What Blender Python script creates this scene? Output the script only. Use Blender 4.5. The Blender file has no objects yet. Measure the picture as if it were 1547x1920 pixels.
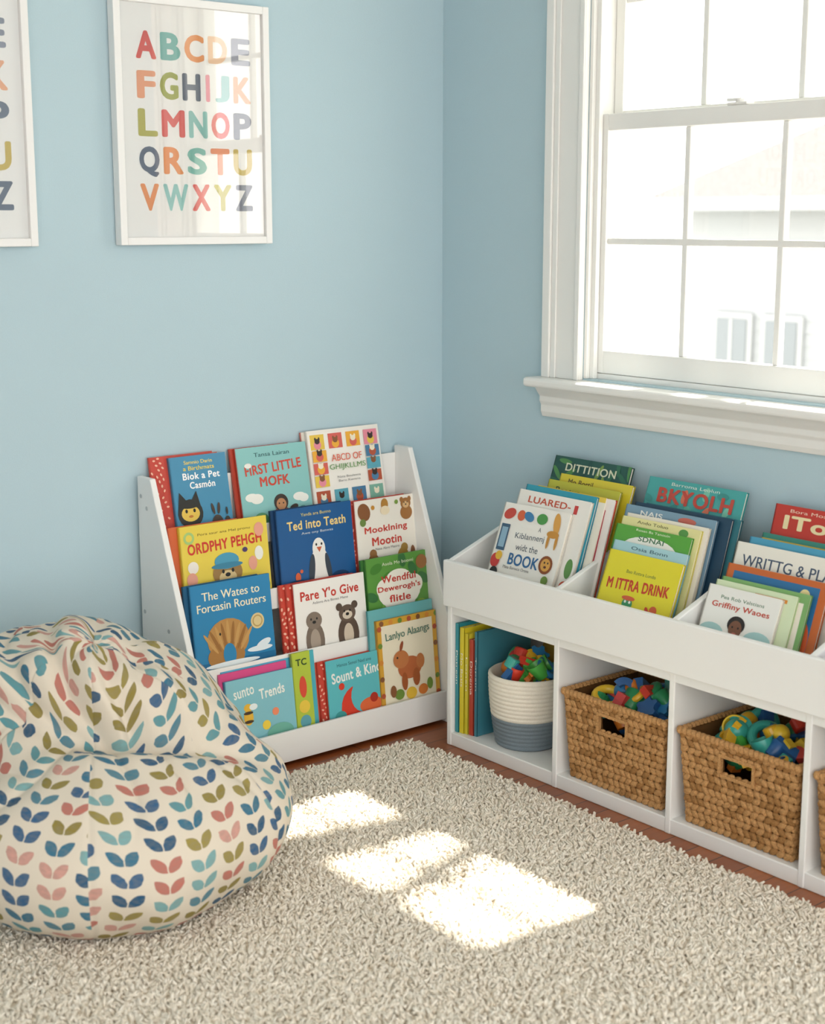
import bpy, bmesh, math, random
import numpy as np
from mathutils import Vector, Matrix, noise
random.seed(7); np.random.seed(7)
sc = bpy.context.scene
try:
    sc.view_settings.view_transform = 'Standard'
except Exception as e:
    print(e)
D = bpy.data
col = sc.collection

# ------------------------------------------------------------ materials
def lin(h):
    if isinstance(h, str):
        h = h.lstrip('#'); c = [int(h[i:i+2], 16)/255 for i in (0, 2, 4)]
    else: c = h
    return tuple((x/12.92 if x <= .04045 else ((x+.055)/1.055)**2.4) for x in c) + (1,)
_m = {}
def mat(c, rough=.5, spec=.4, bump=0, bscale=200, var=0):
    k = (c, rough, spec, bump, bscale, var)
    if k in _m: return _m[k]
    m = D.materials.new('mat_'+str(c).strip('#')); m.use_nodes = True
    nt = m.node_tree; b = nt.nodes['Principled BSDF']
    b.inputs['Base Color'].default_value = lin(c)
    b.inputs['Roughness'].default_value = rough
    b.inputs['Specular IOR Level'].default_value = spec
    tc = nt.nodes.new('ShaderNodeTexCoord')
    n = nt.nodes.new('ShaderNodeTexNoise'); n.inputs['Scale'].default_value = bscale
    n.inputs['Detail'].default_value = 3
    nt.links.new(tc.outputs['Object'], n.inputs['Vector'])
    if bump:
        bp = nt.nodes.new('ShaderNodeBump'); bp.inputs['Strength'].default_value = bump; bp.inputs['Distance'].default_value = .002
        nt.links.new(n.outputs['Fac'], bp.inputs['Height']); nt.links.new(bp.outputs['Normal'], b.inputs['Normal'])
    if var:
        hs = nt.nodes.new('ShaderNodeHueSaturation'); hs.inputs['Color'].default_value = lin(c)
        mr = nt.nodes.new('ShaderNodeMapRange'); mr.inputs['To Min'].default_value = 1-var; mr.inputs['To Max'].default_value = 1+var
        mr.inputs['From Min'].default_value = .3; mr.inputs['From Max'].default_value = .7
        nt.links.new(n.outputs['Fac'], mr.inputs['Value']); nt.links.new(mr.outputs[0], hs.inputs['Value'])
        nt.links.new(hs.outputs[0], b.inputs['Base Color'])
    _m[k] = m
    return m

WHITE = mat('#efefec', .4, .4, .05, 60)
TRIM = mat('#eeeeea', .35, .45, .05, 40)
WALL = mat('#b8d0d9', .75, .25, .12, 300, .012)

# ------------------------------------------------------------ mesh builder
class MB:
    def __init__(s): s.v = []; s.f = []; s.mi = []; s.sm = []; s.mats = []
    def slot(s, m):
        if m not in s.mats: s.mats.append(m)
        return s.mats.index(m)
    def add(s, vf, m, M=None, smooth=False):
        vs, fs = vf; o = len(s.v); i = s.slot(m)
        if M is not None: s.v.extend([tuple(M @ Vector(p)) for p in vs])
        else: s.v.extend([tuple(p) for p in vs])
        for f in fs:
            s.f.append([k+o for k in f]); s.mi.append(i); s.sm.append(smooth)
    def box(s, x0, x1, y0, y1, z0, z1, m, M=None):
        x0, x1 = min(x0,x1), max(x0,x1); y0, y1 = min(y0,y1), max(y0,y1); z0, z1 = min(z0,z1), max(z0,z1)
        vs = [(x0,y0,z0),(x1,y0,z0),(x1,y1,z0),(x0,y1,z0),(x0,y0,z1),(x1,y0,z1),(x1,y1,z1),(x0,y1,z1)]
        s.add((vs, [(0,3,2,1),(4,5,6,7),(0,1,5,4),(1,2,6,5),(2,3,7,6),(3,0,4,7)]), m, M)
    def prism(s, pts, ext, m, M=None):
        n = len(pts); e = Vector(ext); A = [Vector(p) for p in pts]; Bv = [p+e for p in A]
        fs = [list(range(n))[::-1], list(range(n, 2*n))] + [(i, (i+1)%n, n+(i+1)%n, n+i) for i in range(n)]
        s.add((A+Bv, fs), m, M)
    def obj(s, name, parent=None, bevel=0, seg=2):
        me = D.meshes.new(name); me.from_pydata(s.v, [], s.f)
        for m in s.mats: me.materials.append(m)
        me.polygons.foreach_set('material_index', s.mi); me.polygons.foreach_set('use_smooth', s.sm)
        me.update()
        bm = bmesh.new(); bm.from_mesh(me); 
        if len(s.f) < 60000 and not getattr(s, 'noflip', False): bmesh.ops.recalc_face_normals(bm, faces=bm.faces)
        bm.to_mesh(me); bm.free()
        o = D.objects.new(name, me); col.objects.link(o)
        if parent: o.parent = parent
        if bevel:
            b = o.modifiers.new('bevel', 'BEVEL'); b.width = bevel; b.segments = seg; b.limit_method = 'ANGLE'; b.harden_normals = False
        return o
def empty(name, loc=(0,0,0)):
    e = D.objects.new(name, None); e.empty_display_size = .1; col.objects.link(e); return e
def sph(n=12, m=8):
    vs = [(0,0,-1)]; fs = []
    for i in range(1, m):
        a = -math.pi/2+math.pi*i/m
        for j in range(n):
            t = 2*math.pi*j/n; vs.append((math.cos(a)*math.cos(t), math.cos(a)*math.sin(t), math.sin(a)))
    vs.append((0,0,1)); top = len(vs)-1
    for j in range(n):
        fs.append((0, 1+(j+1)%n, 1+j)); fs.append((top, 1+(m-2)*n+j, 1+(m-2)*n+(j+1)%n))
        for i in range(m-2):
            a = 1+i*n; b = a+n; fs.append((a+j, a+(j+1)%n, b+(j+1)%n, b+j))
    return vs, fs
def lathe(prof, n=32, arc=1.0):
    vs = []; fs = []; k = len(prof); nn = n if arc >= 1 else n+1
    for j in range(nn):
        t = 2*math.pi*arc*j/n
        for r, z in prof: vs.append((r*math.cos(t), r*math.sin(t), z))
    for j in range(n):
        a = j*k; b = ((j+1) % nn)*k
        for i in range(k-1): fs.append((a+i, b+i, b+i+1, a+i+1))
    return vs, fs
def torus(R, r, n=20, m=8):
    prof = [(R+r*math.cos(2*math.pi*i/m), r*math.sin(2*math.pi*i/m)) for i in range(m+1)]
    return lathe(prof, n)
def S(x, y, z): return Matrix.Diagonal((x, y, z, 1))
def T(x, y, z): return Matrix.Translation((x, y, z))
def Rt(a, ax): return Matrix.Rotation(a, 4, ax)

# ------------------------------------------------------------ text
_t = {}
def text_vf(s, bold=.02):
    k = (s, bold)
    if k not in _t:
        cu = D.curves.new('txt', 'FONT'); cu.body = s; cu.size = 1; cu.resolution_u = 4
        if bold > .012: cu.space_character = 1+bold*2.6
        o = D.objects.new('txt', cu); col.objects.link(o)
        bpy.context.view_layer.update()
        dg = bpy.context.evaluated_depsgraph_get()
        me = D.meshes.new_from_object(o.evaluated_get(dg))
        v0 = [tuple(v.co) for v in me.vertices]; f0 = [tuple(p.vertices) for p in me.polygons]
        D.objects.remove(o); D.meshes.remove(me)
        vs = []; fs = []
        e = max(0, bold)
        if e < .006: offs = [(0, 0)]
        elif e < .02: offs = [(-e, 0), (e, 0)]
        else: offs = [(e*math.cos(q*math.pi/4), e*.8*math.sin(q*math.pi/4)) for q in range(8)]
        for q, (dx, dy) in enumerate(offs):
            n = len(vs); vs += [(v[0]+dx, v[1]+dy, q*.00003) for v in v0]; fs += [tuple(i+n for i in f) for f in f0]
        xs = [v[0] for v in vs]; ys = [v[1] for v in vs]
        x0, x1, y0, y1 = min(xs), max(xs), min(ys), max(ys)
        vs = [((v[0]-x0)/(x1-x0)-.5, (v[1]-y0)/(y1-y0)-.5, v[2]) for v in vs]
        _t[k] = (vs, fs)
    return _t[k]

# ------------------------------------------------------------ books
def E(cx, cy, rx, ry, c, rot=0): return ('e', cx, cy, rx, ry, c, rot)
def P(pts, c): return ('p', pts, c)
def X(s, cx, cy, w, h, c, b=.02, rot=0): return ('t', s, cx, cy, w, h, c, b, rot)
def RC(x0, y0, x1, y1, c): return ('p', [(x0,y0),(x1,y0),(x1,y1),(x0,y1)], c)
def creature(cx, cy, s, body, face=None, ears=True, belly=None, dark='#2b2622'):
    L = []
    if ears: L += [E(cx-.55*s, cy+.55*s, .25*s, .3*s, body), E(cx+.55*s, cy+.55*s, .25*s, .3*s, body)]
    L += [E(cx, cy-.75*s, .85*s, .8*s, body), E(cx, cy+.15*s, .72*s, .62*s, body)]
    if belly: L += [E(cx, cy-.85*s, .5*s, .5*s, belly)]
    if face: L += [E(cx, cy+.02*s, .45*s, .38*s, face)]
    L += [E(cx-.22*s, cy+.25*s, .07*s, .08*s, dark), E(cx+.22*s, cy+.25*s, .07*s, .08*s, dark), E(cx, cy+.03*s, .11*s, .08*s, dark)]
    return L

def book(name, parent, M, w, h, t, cover, spine, art=(), page='#ece6d8'):
    b = MB(); cm = mat(cover, .33, .5); sm = mat(spine, .35, .5); pm = mat(page, .8, .2)
    c = min(.0022, t*.3)
    b.box(0, w, 0, h, -c, 0, cm, M); b.box(0, w, 0, h, -t, -t+c, sm, M); b.box(-.001, c, 0, h, -t, 0, sm, M)
    b.box(c, w-.003, .003, h-.003, -t+c, -c, pm, M)
    z = .0003
    for a in art:
        if a[0] == 'e':
            _, cx, cy, rx, ry, cl, rot = a; r = math.radians(rot); n = 20
            pts = []
            for i in range(n):
                u = rx*w*math.cos(2*math.pi*i/n); v = ry*w*math.sin(2*math.pi*i/n)
                px = cx*w+u*math.cos(r)-v*math.sin(r); py = cy*h+u*math.sin(r)+v*math.cos(r)
                pts.append((min(max(px, 0), w), min(max(py, 0), h), z))
            b.add((pts, [list(range(n))]), mat(cl, .35, .5), M)
        elif a[0] == 'p':
            pts = [(min(max(p[0],0),1)*w, min(max(p[1],0),1)*h, z) for p in a[1]]
            b.add((pts, [list(range(len(pts)))]), mat(a[2], .35, .5), M)
        else:
            _, s, cx, cy, tw, th, cl, bo, rot = a
            b.add(text_vf(s, bo), mat(cl, .35, .5), M @ T(cx*w, cy*h, z) @ Rt(math.radians(rot), 'Z') @ S(tw*w, th*h, 1))
            z += .0002
        z += .00008
    b.noflip = True
    return b.obj(name, parent)

def shelfM(x0, y, z, lean, yaw=0, roll=0):
    L = math.radians(lean)
    R = Matrix(((1,0,0,x0),(0,math.sin(L),-math.cos(L),y),(0,math.cos(L),math.sin(L),z),(0,0,0,1)))
    return T(x0,y,z) @ Rt(math.radians(yaw),'Z') @ T(-x0,-y,-z) @ R @ Rt(math.radians(roll),'Z')
def binM(x, y, z, lean, yaw=0, roll=0):
    L = math.radians(lean)
    R = Matrix(((0,math.sin(L),-math.cos(L),x),(-1,0,0,y),(0,math.cos(L),math.sin(L),z),(0,0,0,1)))
    return T(x,y,z) @ Rt(math.radians(yaw),'Z') @ T(-x,-y,-z) @ R @ Rt(math.radians(roll),'Z')

# ============================================================ ROOM
XW, YW, H = -4.6, -5.0, 2.6
OY0, OY1, OZ0, OZ1 = -1.585, -.61, 1.06, 2.42
b = MB(); b.box(XW, .16, 0, .16, -.1, H, WALL); b.obj('wall_left')
b = MB(); b.box(XW-.12, XW, -3.0, .16, -.1, H, WALL); b.obj('light_block_wall')  # unseen partial wall, added to darken the right wall
b = MB()
b.box(0, .16, YW, OY0, -.1, H, WALL); b.box(0, .16, OY1, 0, -.1, H, WALL)
b.box(0, .16, OY0, OY1, -.1, OZ0, WALL); b.box(0, .16, OY0, OY1, OZ1, H, WALL)
b.obj('wall_right')
b = MB(); b.box(XW, .16, YW, .16, H, H+.1, mat('#f4f3ef', .8, .2)); b.obj('ceiling')

fm = D.materials.new('wood_floor'); fm.use_nodes = True; nt = fm.node_tree; bs = nt.nodes['Principled BSDF']
tc = nt.nodes.new('ShaderNodeTexCoord'); mp = nt.nodes.new('ShaderNodeMapping')
br = nt.nodes.new('ShaderNodeTexBrick'); br.inputs['Scale'].default_value = 1; br.inputs['Brick Width'].default_value = 1.1; br.inputs['Row Height'].default_value = .075
br.inputs['Mortar Size'].default_value = .0015; br.inputs['Color1'].default_value = lin('#b4662f'); br.inputs['Color2'].default_value = lin('#964f26'); br.inputs['Mortar'].default_value = lin('#3c1e12')
nz = nt.nodes.new('ShaderNodeTexNoise'); nz.inputs['Scale'].default_value = 6; nz.inputs['Detail'].default_value = 6
mp2 = nt.nodes.new('ShaderNodeMapping'); mp2.inputs['Scale'].default_value = (1, 14, 1)
mx = nt.nodes.new('ShaderNodeMix'); mx.data_type = 'RGBA'; mx.blend_type = 'MULTIPLY'; mx.inputs[0].default_value = .4
nt.links.new(tc.outputs['Object'], mp.inputs['Vector']); nt.links.new(mp.outputs[0], br.inputs['Vector'])
nt.links.new(tc.outputs['Object'], mp2.inputs['Vector']); nt.links.new(mp2.outputs[0], nz.inputs['Vector'])
nt.links.new(br.outputs['Color'], mx.inputs[6]); nt.links.new(nz.outputs['Fac'], mx.inputs[7]); nt.links.new(mx.outputs[2], bs.inputs['Base Color'])
bs.inputs['Roughness'].default_value = .3
b = MB(); b.box(XW, .0, YW, .0, -.1, 0, fm); b.obj('floor')
b = MB(); b.box(XW, 0, -.012, 0, 0, .09, TRIM); b.box(XW, 0, -.008, 0, .09, .105, TRIM); b.obj('baseboard_left', bevel=.003)
b = MB(); b.box(-.012, 0, YW, -.012, 0, .09, TRIM); b.box(-.008, 0, YW, -.012, .09, .105, TRIM); b.obj('baseboard_right', bevel=.003)

# ============================================================ WINDOW
win = empty('window_1')
b = MB()
cw = .14
for (ya, yb_) in ((OY1, OY1+cw), (OY0-cw, OY0)):
    inner = OY1 if ya == OY1 else OY0
    sgn = 1 if ya == OY1 else -1
    b.box(-.018, 0, ya, yb_, 1.055, OZ1+cw, TRIM)
    b.box(-.03, -.018, inner+sgn*(cw-.03), inner+sgn*cw, 1.055, OZ1+cw, TRIM)
    b.box(-.024, -.018, inner+sgn*(cw-.05), inner+sgn*(cw-.03), 1.055, OZ1+cw, TRIM)
    b.box(-.024, -.018, inner+sgn*.0, inner+sgn*.018, 1.055, OZ1, TRIM)
b.box(-.018, 0, OY0, OY1, OZ1, OZ1+cw, TRIM); b.box(-.03, -.018, OY0, OY1, OZ1+cw-.03, OZ1+cw, TRIM)
b.obj('casing', win, .004)
b = MB()
b.box(-.07, .04, OY0-cw-.035, OY1+cw+.035, 1.028, 1.055, TRIM)
b.obj('stool', win, .009, 3)
b = MB()
pr = [(0,.94),(-.012,.94),(-.018,.955),(-.018,.975),(-.024,.985),(-.024,1.0),(-.034,1.012),(-.045,1.028),(0,1.028)]
b.prism([(x, OY0-cw-.01, z) for x, z in pr], (0, (OY1-OY0)+2*cw+.02, 0), TRIM)
b.obj('apron', win, .002)
b = MB() # jambs
b.box(0, .16, OY1-.012, OY1, OZ0, OZ1, TRIM); b.box(0, .16, OY0, OY0+.012, OZ0, OZ1, TRIM); b.box(0, .16, OY0, OY1, OZ1-.012, OZ1, TRIM)
b.box(.03, .2, OY0, OY1, OZ0-.01, OZ0+.015, TRIM)
b.box(.012, .028, OY1-.028, OY1-.012, OZ0, OZ1-.012, TRIM); b.box(.012, .028, OY0+.012, OY0+.028, OZ0, OZ1-.012, TRIM)
b.obj('jamb', win, .002)
def sash(name, x0, x1, z0, zg0, zg1, z1, mz):
    b = MB(); a, c = OY0+.013, OY1-.013; g0, g1 = OY0+.05, OY1-.045
    b.box(x0, x1, a, g0, z0, z1, TRIM); b.box(x0, x1, g1, c, z0, z1, TRIM)
    b.box(x0, x1, g0, g1, z0, zg0, TRIM); b.box(x0, x1, g0, g1, zg1, z1, TRIM)
    xm = (x0+x1)/2
    for y in (-.93, -1.235): b.box(xm-.012, xm+.01, y-.009, y+.009, zg0, zg1, TRIM)
    b.box(xm-.0125, xm+.0105, g0, g1, mz-.009, mz+.009, TRIM)
    b.obj(name, win, .003)
    b = MB(); b.box(xm-.001, xm+.001, g0, g1, zg0, zg1, GLASS); b.obj(name+'_glass', win)
GLASS = D.materials.new('window_glass'); GLASS.use_nodes = True; nt = GLASS.node_tree
for n in list(nt.nodes):
    if n.type != 'OUTPUT_MATERIAL': nt.nodes.remove(n)
o_ = nt.nodes['Material Output']; tr = nt.nodes.new('ShaderNodeBsdfTransparent'); gl = nt.nodes.new('ShaderNodeBsdfGlossy'); gl.inputs['Roughness'].default_value = .02
mxs = nt.nodes.new('ShaderNodeMixShader'); mxs.inputs[0].default_value = .04
nt.links.new(tr.outputs[0], mxs.inputs[1]); nt.links.new(gl.outputs[0], mxs.inputs[2]); nt.links.new(mxs.outputs[0], o_.inputs[0])
PGLASS = GLASS.copy(); PGLASS.name = 'picture_glass'
[n for n in PGLASS.node_tree.nodes if n.type == 'MIX_SHADER'][0].inputs[0].default_value = .11
sash('lower_sash', .03, .068, 1.076, 1.14, 1.735, 1.78, 1.44)
sash('upper_sash', .085, .123, 1.745, 1.79, 2.36, 2.405, 2.08)
b = MB(); ym = -1.09
b.box(.028, .06, ym-.03, ym+.03, 1.78, 1.786, TRIM); b.add(lathe([(0,0),(.014,0),(.014,.008),(0,.01)], 16), TRIM, T(.045, ym, 1.786)); b.box(.038, .05, ym-.005, ym+.04, 1.79, 1.797, TRIM)
b.obj('sash_lock', win, .001)

# ============================================================ POSTERS
LET = [("A#dd5344","B#7dbcb4","C#ef9b57","D#f3c9a0","E#8f93a3"),  # D and E paler: a window reflection's fade painted into their colours
       ("F#f1a77c","G#a5ab4a","H#5b6478","I#ee8fa0","J#9fd0cd","K#f2b085"),
       ("L#b9b24a","M#e2605c","N#86c2bb","O#e4574f","P#6a7183"),
       ("Q#5a6177","R#ef9650","S#79bdb0","T#ee8d55","U#cfb548"),
       ("V#ee9550","W#93cdc8","X#e5564f","Y#c9bf45","Z#60677c")]
def poster(name, x0):
    e = empty(name); w = .472; z0, z1 = 1.433, 2.062; fw = .020; yb_ = -.003; yf = -.034
    FR = mat('#f2f2f0', .35, .45)
    b = MB()
    b.box(x0, x0+fw, yf, yb_, z0, z1, FR); b.box(x0+w-fw, x0+w, yf, yb_, z0, z1, FR)
    b.box(x0+fw, x0+w-fw, yf, yb_, z0, z0+fw, FR); b.box(x0+fw, x0+w-fw, yf, yb_, z1-fw, z1, FR)
    b.obj('frame', e, .002)
    b = MB(); b.box(x0+fw, x0+w-fw, -.020, yb_, z0+fw, z1-fw, mat('#faf9f6', .7, .2)); b.obj('print', e)
    b = MB(); b.box(x0+fw, x0+w-fw, -.026, -.0248, z0+fw, z1-fw, PGLASS); b.obj('glazing', e)
    b = MB(); b.noflip = True
    zc = [1.940, 1.841, 1.746, 1.651, 1.556]
    for r, row in enumerate(LET):
        n = len(row); xa, xb2 = x0+.068, x0+w-.055; ws = [{'I': .35, 'J': .75, 'W': 1.25, 'M': 1.12}.get(q[0], .92) for q in row]
        gap = .012; tot = sum(ws); u = (xb2-xa-gap*(n-1))/tot; x = xa
        for q, wt in zip(row, ws):
            ww = wt*u
            hh = .070 if q[0] != 'Q' else .078
            M = T(x+ww/2, -.0204, zc[r]-(.004 if q[0]=='Q' else 0)) @ Rt(math.pi/2, 'X') @ S(ww*(.6 if q[0]=='I' else 1), hh, 1)
            b.add(text_vf(q[0], .042), mat(q[1:], .7, .2), M); x += ww+gap
    b.obj('letters', e)
poster('framed_alphabet_poster', -1.123)
poster('framed_alphabet_poster.001', -1.825)

# ============================================================ DISPLAY BOOKSHELF (left)
sh = empty('display_bookshelf')
SX0, SX1 = -1.093, -.188; yb0 = -.016
prof = [(yb0, 0), (-.27, 0), (-.27, .335), (-.085, .822), (yb0, .822)]
b = MB()
for xa in (SX0, SX1-.018): b.prism([(xa, y, z) for y, z in prof], (.018, 0, 0), WHITE)
b.obj('side_panels', sh, .003)
LIPY = [-.082, -.144, -.206, -.268]; LIPZ = [(.60, .655), (.42, .480), (.238, .303), (.012, .10)]
b = MB()
b.box(SX0+.018, SX1-.018, yb0, yb0-.006, .02, .80, WHITE)
for i, (y, (za, zb)) in enumerate(zip(LIPY, LIPZ)):
    b.box(SX0+.018, SX1-.018, y, y+(.010 if i == 3 else .006), za, zb, WHITE)
    b.box(SX0+.018, SX1-.018, y+.006, yb0-.006, za, za+.010, WHITE)
b.obj('shelf_tiers', sh, .0015)
b = MB()
for z in (.77, .45, .24):
    b.add(lathe([(0,.001),(.006,.001),(.006,0)], 12), mat('#b9bcbc', .4), T(SX0, -.035, z) @ Rt(-math.pi/2, 'Y'))
    b.add(lathe([(0,.001),(.006,.001),(.006,0)], 12), mat('#b9bcbc', .4), T(SX0, -.035-.02-(.8-z)*.3, z-.03) @ Rt(-math.pi/2, 'Y'))
b.obj('screw_caps', sh)

bk = empty('picture_books')
def sb(nm, row, x0, w, ztop, cover, spine, art=(), t=.009, lean=None, back=(), roll=0):
    if lean is None: lean = 11 if row == 0 else 7
    y = LIPY[row]+(.0085 if row < 3 else .0125); z = LIPZ[row][0]+.012
    h = (ztop-z)/math.cos(math.radians(lean))
    book(nm, bk, shelfM(x0, y, z, lean, 0, roll), w, h, t, cover, spine, art)
    dy = t+.0008
    for (dx, dz, c2, s2, wd) in back:
        L = math.radians(lean); h2 = (ztop+dz-z)/math.cos(L)
        book(nm+'_behind', bk, shelfM(x0+dx, y+dy, z, lean), wd, h2, .006, c2, s2,
             [E((i*37%100)/100*.2, (i*61%100)/100, .022, .014, '#f0b9a0', i*40) for i in range(40)] if c2 == '#c9483a' else [])
        dy += .0068
RED = '#c9483a'
sb('book_pet', 0, -1.0, .180, .862, '#4a90b4', '#3a7897', [
    RC(0,0,1,.2,'#5aa0ad'), X('Samnio Darin', .5,.93,.5,.04,'#f4d84e',.01), X('a Birthmats', .5,.865,.55,.045,'#f4d84e',.01),
    X('Biok a Pet', .53,.78,.66,.075,'#ffffff',.03), X('Casm\u00f3n', .53,.68,.45,.075,'#ffffff',.03),
    P([(.05,.42),(.10,.62),(.24,.50)], '#2c2a26'), P([(.46,.42),(.40,.62),(.28,.50)], '#2c2a26'),
    E(.26,.38,.22,.22,'#2c2a26'), E(.26,.38,.16,.12,'#e9c655'), E(.26,.47,.17,.05,'#2c2a26'), E(.19,.41,.022,.03,'#1b1b1b'), E(.33,.41,.022,.03,'#1b1b1b'), E(.26,.35,.04,.02,'#c77d35'),
    E(.26,.14,.2,.16,'#3a3630'), E(.26,.14,.13,.1,'#e9c655'), E(.72,.24,.10,.13,'#4b3d33'), E(.66,.40,.025,.09,'#4b3d33',12), E(.76,.40,.025,.09,'#4b3d33',-8), E(.9,.24,.05,.09,'#3a3630'), E(.9,.36,.02,.06,'#3a3630')],
    back=[(-.055, .005, RED, RED, .2), (-.035,.0,'#d9715a','#b54a3a',.2)])
sb('book_first_little', 0, -.787, .242, .866, '#8cc6c4', '#b8432f', [
    RC(0,0,1,.18,'#6fb0ad'), X('Tansa Lairan', .5,.91,.5,.045,'#2f5f62',.01), X('FIRST LITTLE', .5,.76,.8,.11,'#cf4a38',.028,3), X('MOFK', .5,.61,.42,.11,'#cf4a38',.03),
    E(.15,.45,.09,.05,'#f2f2ea'), E(.22,.43,.09,.06,'#f2f2ea'), E(.82,.4,.09,.05,'#f2f2ea'), E(.88,.38,.07,.05,'#f2f2ea'), E(.15,.8,.05,.03,'#f2f2ea'),
    E(.55,.2,.14,.12,'#a5563c'), E(.55,.36,.1,.1,'#3b302b'), E(.55,.34,.07,.07,'#c08a60'), E(.52,.35,.01,.01,'#222222'), E(.58,.35,.01,.01,'#222222'), E(.72,.28,.07,.04,'#3b302b',25), E(.25,.2,.1,.08,'#5d9a6f'), E(.85,.2,.09,.1,'#4b8f8a')],
    back=[(-.012,.0,'#b8432f','#b8432f',.2)])
abc = [RC(.03,.03,.97,.97,'#f6f2ea')]
cols8 = ['#e9c64f','#5fa9bb','#e98fa0','#b5563a','#f0b03c','#7fb3a0','#d9655a','#4d7fa5']
sq = []
for i in range(4): sq += [(i*.245+.04, .8), (i*.245+.04, .22)]
for i in range(3): sq += [(.04, .415+i*.13), (.775, .415+i*.13)]
for i, (qx, qy) in enumerate(sq):
    hh_ = .155 if i < 8 else .115
    abc += [RC(qx, qy, qx+.19, qy+hh_, cols8[(i*3)%8]), E(qx+.095, qy+.05, .05, .05, cols8[(i*5+2)%8]), E(qx+.095, qy+.085, .035, .03, ['#3b2f2a','#f4ead0','#8a5a38'][i%3]), E(qx+.07, qy+.11, .012, .02, ['#3b2f2a','#f4ead0','#8a5a38'][i%3]), E(qx+.12, qy+.11, .012, .02, ['#3b2f2a','#f4ead0','#8a5a38'][i%3])]
abc += [X('ABCD OF', .5,.70,.42,.07,'#e0674c',.008), X('GHIJKLLMS', .5,.60,.5,.07,'#6b9a5a',.008), X('Nata Bouleens', .5,.50,.32,.022,'#777777',0), X('Baro Kavena', .5,.46,.3,.022,'#777777',0)]
sb('book_abcd', 0, -.538, .265, .893, '#f3efe6', '#dcd8cf', abc, back=[(-.012,-.003,'#e7e2d6','#d0776a',.25)])
sb('book_ordphy', 1, -1.022, .282, .684, '#e8d052', '#d9bd3c', [
    X('Pora saur ana Mel pronu', .5,.89,.6,.035,'#6b5420',.0), X('ORDPHY PEHGH', .5,.76,.85,.12,'#cf3f33',.035,2),
    E(.1,.87,.06,.06,'#a9c97b'), E(.1,.87,.035,.035,'#e8d052'), E(.9,.86,.055,.07,'#e9a58f'), E(.88,.6,.05,.07,'#f0f0e6'), E(.12,.55,.06,.06,'#efe9df'), E(.10,.42,.06,.07,'#e9a58f'), E(.72,.66,.03,.025,'#4a3a6a'), E(.8,.5,.05,.07,'#e9a58f'),
    E(.5,.22,.27,.17,'#8c6b3e'), E(.5,.22,.16,.12,'#c9a86a'), E(.5,.44,.17,.13,'#a07c48'), E(.5,.39,.1,.07,'#d8c08c'), E(.5,.57,.14,.08,'#4d9cba'), E(.5,.52,.18,.03,'#3f86a3'), E(.45,.46,.015,.02,'#222222'), E(.56,.46,.015,.02,'#222222'), E(.5,.42,.03,.02,'#222222'),
    E(.12,.2,.12,.1,'#d9643c'), E(.88,.24,.1,.09,'#7f9f4a'), E(.22,.3,.07,.04,'#d98a3c',30), E(.75,.2,.06,.08,'#b5703a')],
    back=[(-.028,.001,'#d8693c','#d14b36',.22)])
sb('book_ted', 1, -.707, .266, .690, '#1f5a93', '#17406b', [
    X('Yanda ara Bunno', .52,.92,.4,.035,'#e6d36a',0), X('Ted into Teath', .52,.81,.78,.1,'#f0d58a',.025,0), X('Awe ony Batwas', .52,.71,.42,.035,'#d8e3ea',0),
    E(.52,.3,.13,.24,'#efeee8'), E(.52,.52,.085,.12,'#efeee8'), E(.49,.57,.012,.015,'#222222'), E(.56,.57,.012,.015,'#222222'), P([(.49,.54),(.56,.54),(.525,.48)], '#c95f3a'),
    E(.41,.3,.04,.17,'#3c4652',-8), E(.63,.3,.035,.16,'#3c4652',8), E(.22,.24,.035,.05,'#d9643c'), E(.27,.3,.02,.02,'#d9643c'), E(.78,.18,.12,.06,'#123a63'), E(.2,.16,.15,.05,'#123a63'), E(.48,.12,.04,.02,'#d98a3c'), E(.57,.12,.04,.02,'#d98a3c')],
    back=[(-.012,.001,'#17406b','#15304d',.25)])
sb('book_moolining', 1, -.430, .225, .684, '#f0ebe0', '#b4473a', [
    X('Mooklning', .5,.63,.72,.1,'#c9463a',.03), X('Mootin', .5,.50,.5,.1,'#c9463a',.03), X('Nate Abre Matiro', .5,.41,.4,.03,'#666666',0),
    *creature(.86,.88,.12,'#a3703c','#d9b380'), E(.15,.86,.1,.12,'#8a5a38',20), E(.12,.74,.05,.05,'#6f8a48'), E(.5,.92,.06,.08,'#b8863f'), E(.5,.85,.08,.06,'#efe0c0'), E(.3,.9,.03,.03,'#c98f38'), E(.7,.93,.03,.03,'#7f9f4a'),
    E(.25,.24,.1,.14,'#94683c'), E(.25,.36,.06,.06,'#94683c'), E(.5,.2,.09,.13,'#6f7f4a'), E(.75,.26,.1,.14,'#a3803c'), E(.78,.38,.06,.06,'#a3803c'), E(.92,.3,.04,.1,'#8a5a38'), E(.1,.2,.05,.09,'#c9a86a')],
    back=[(-.012,.001,RED,'#b4473a',.21)])
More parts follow.
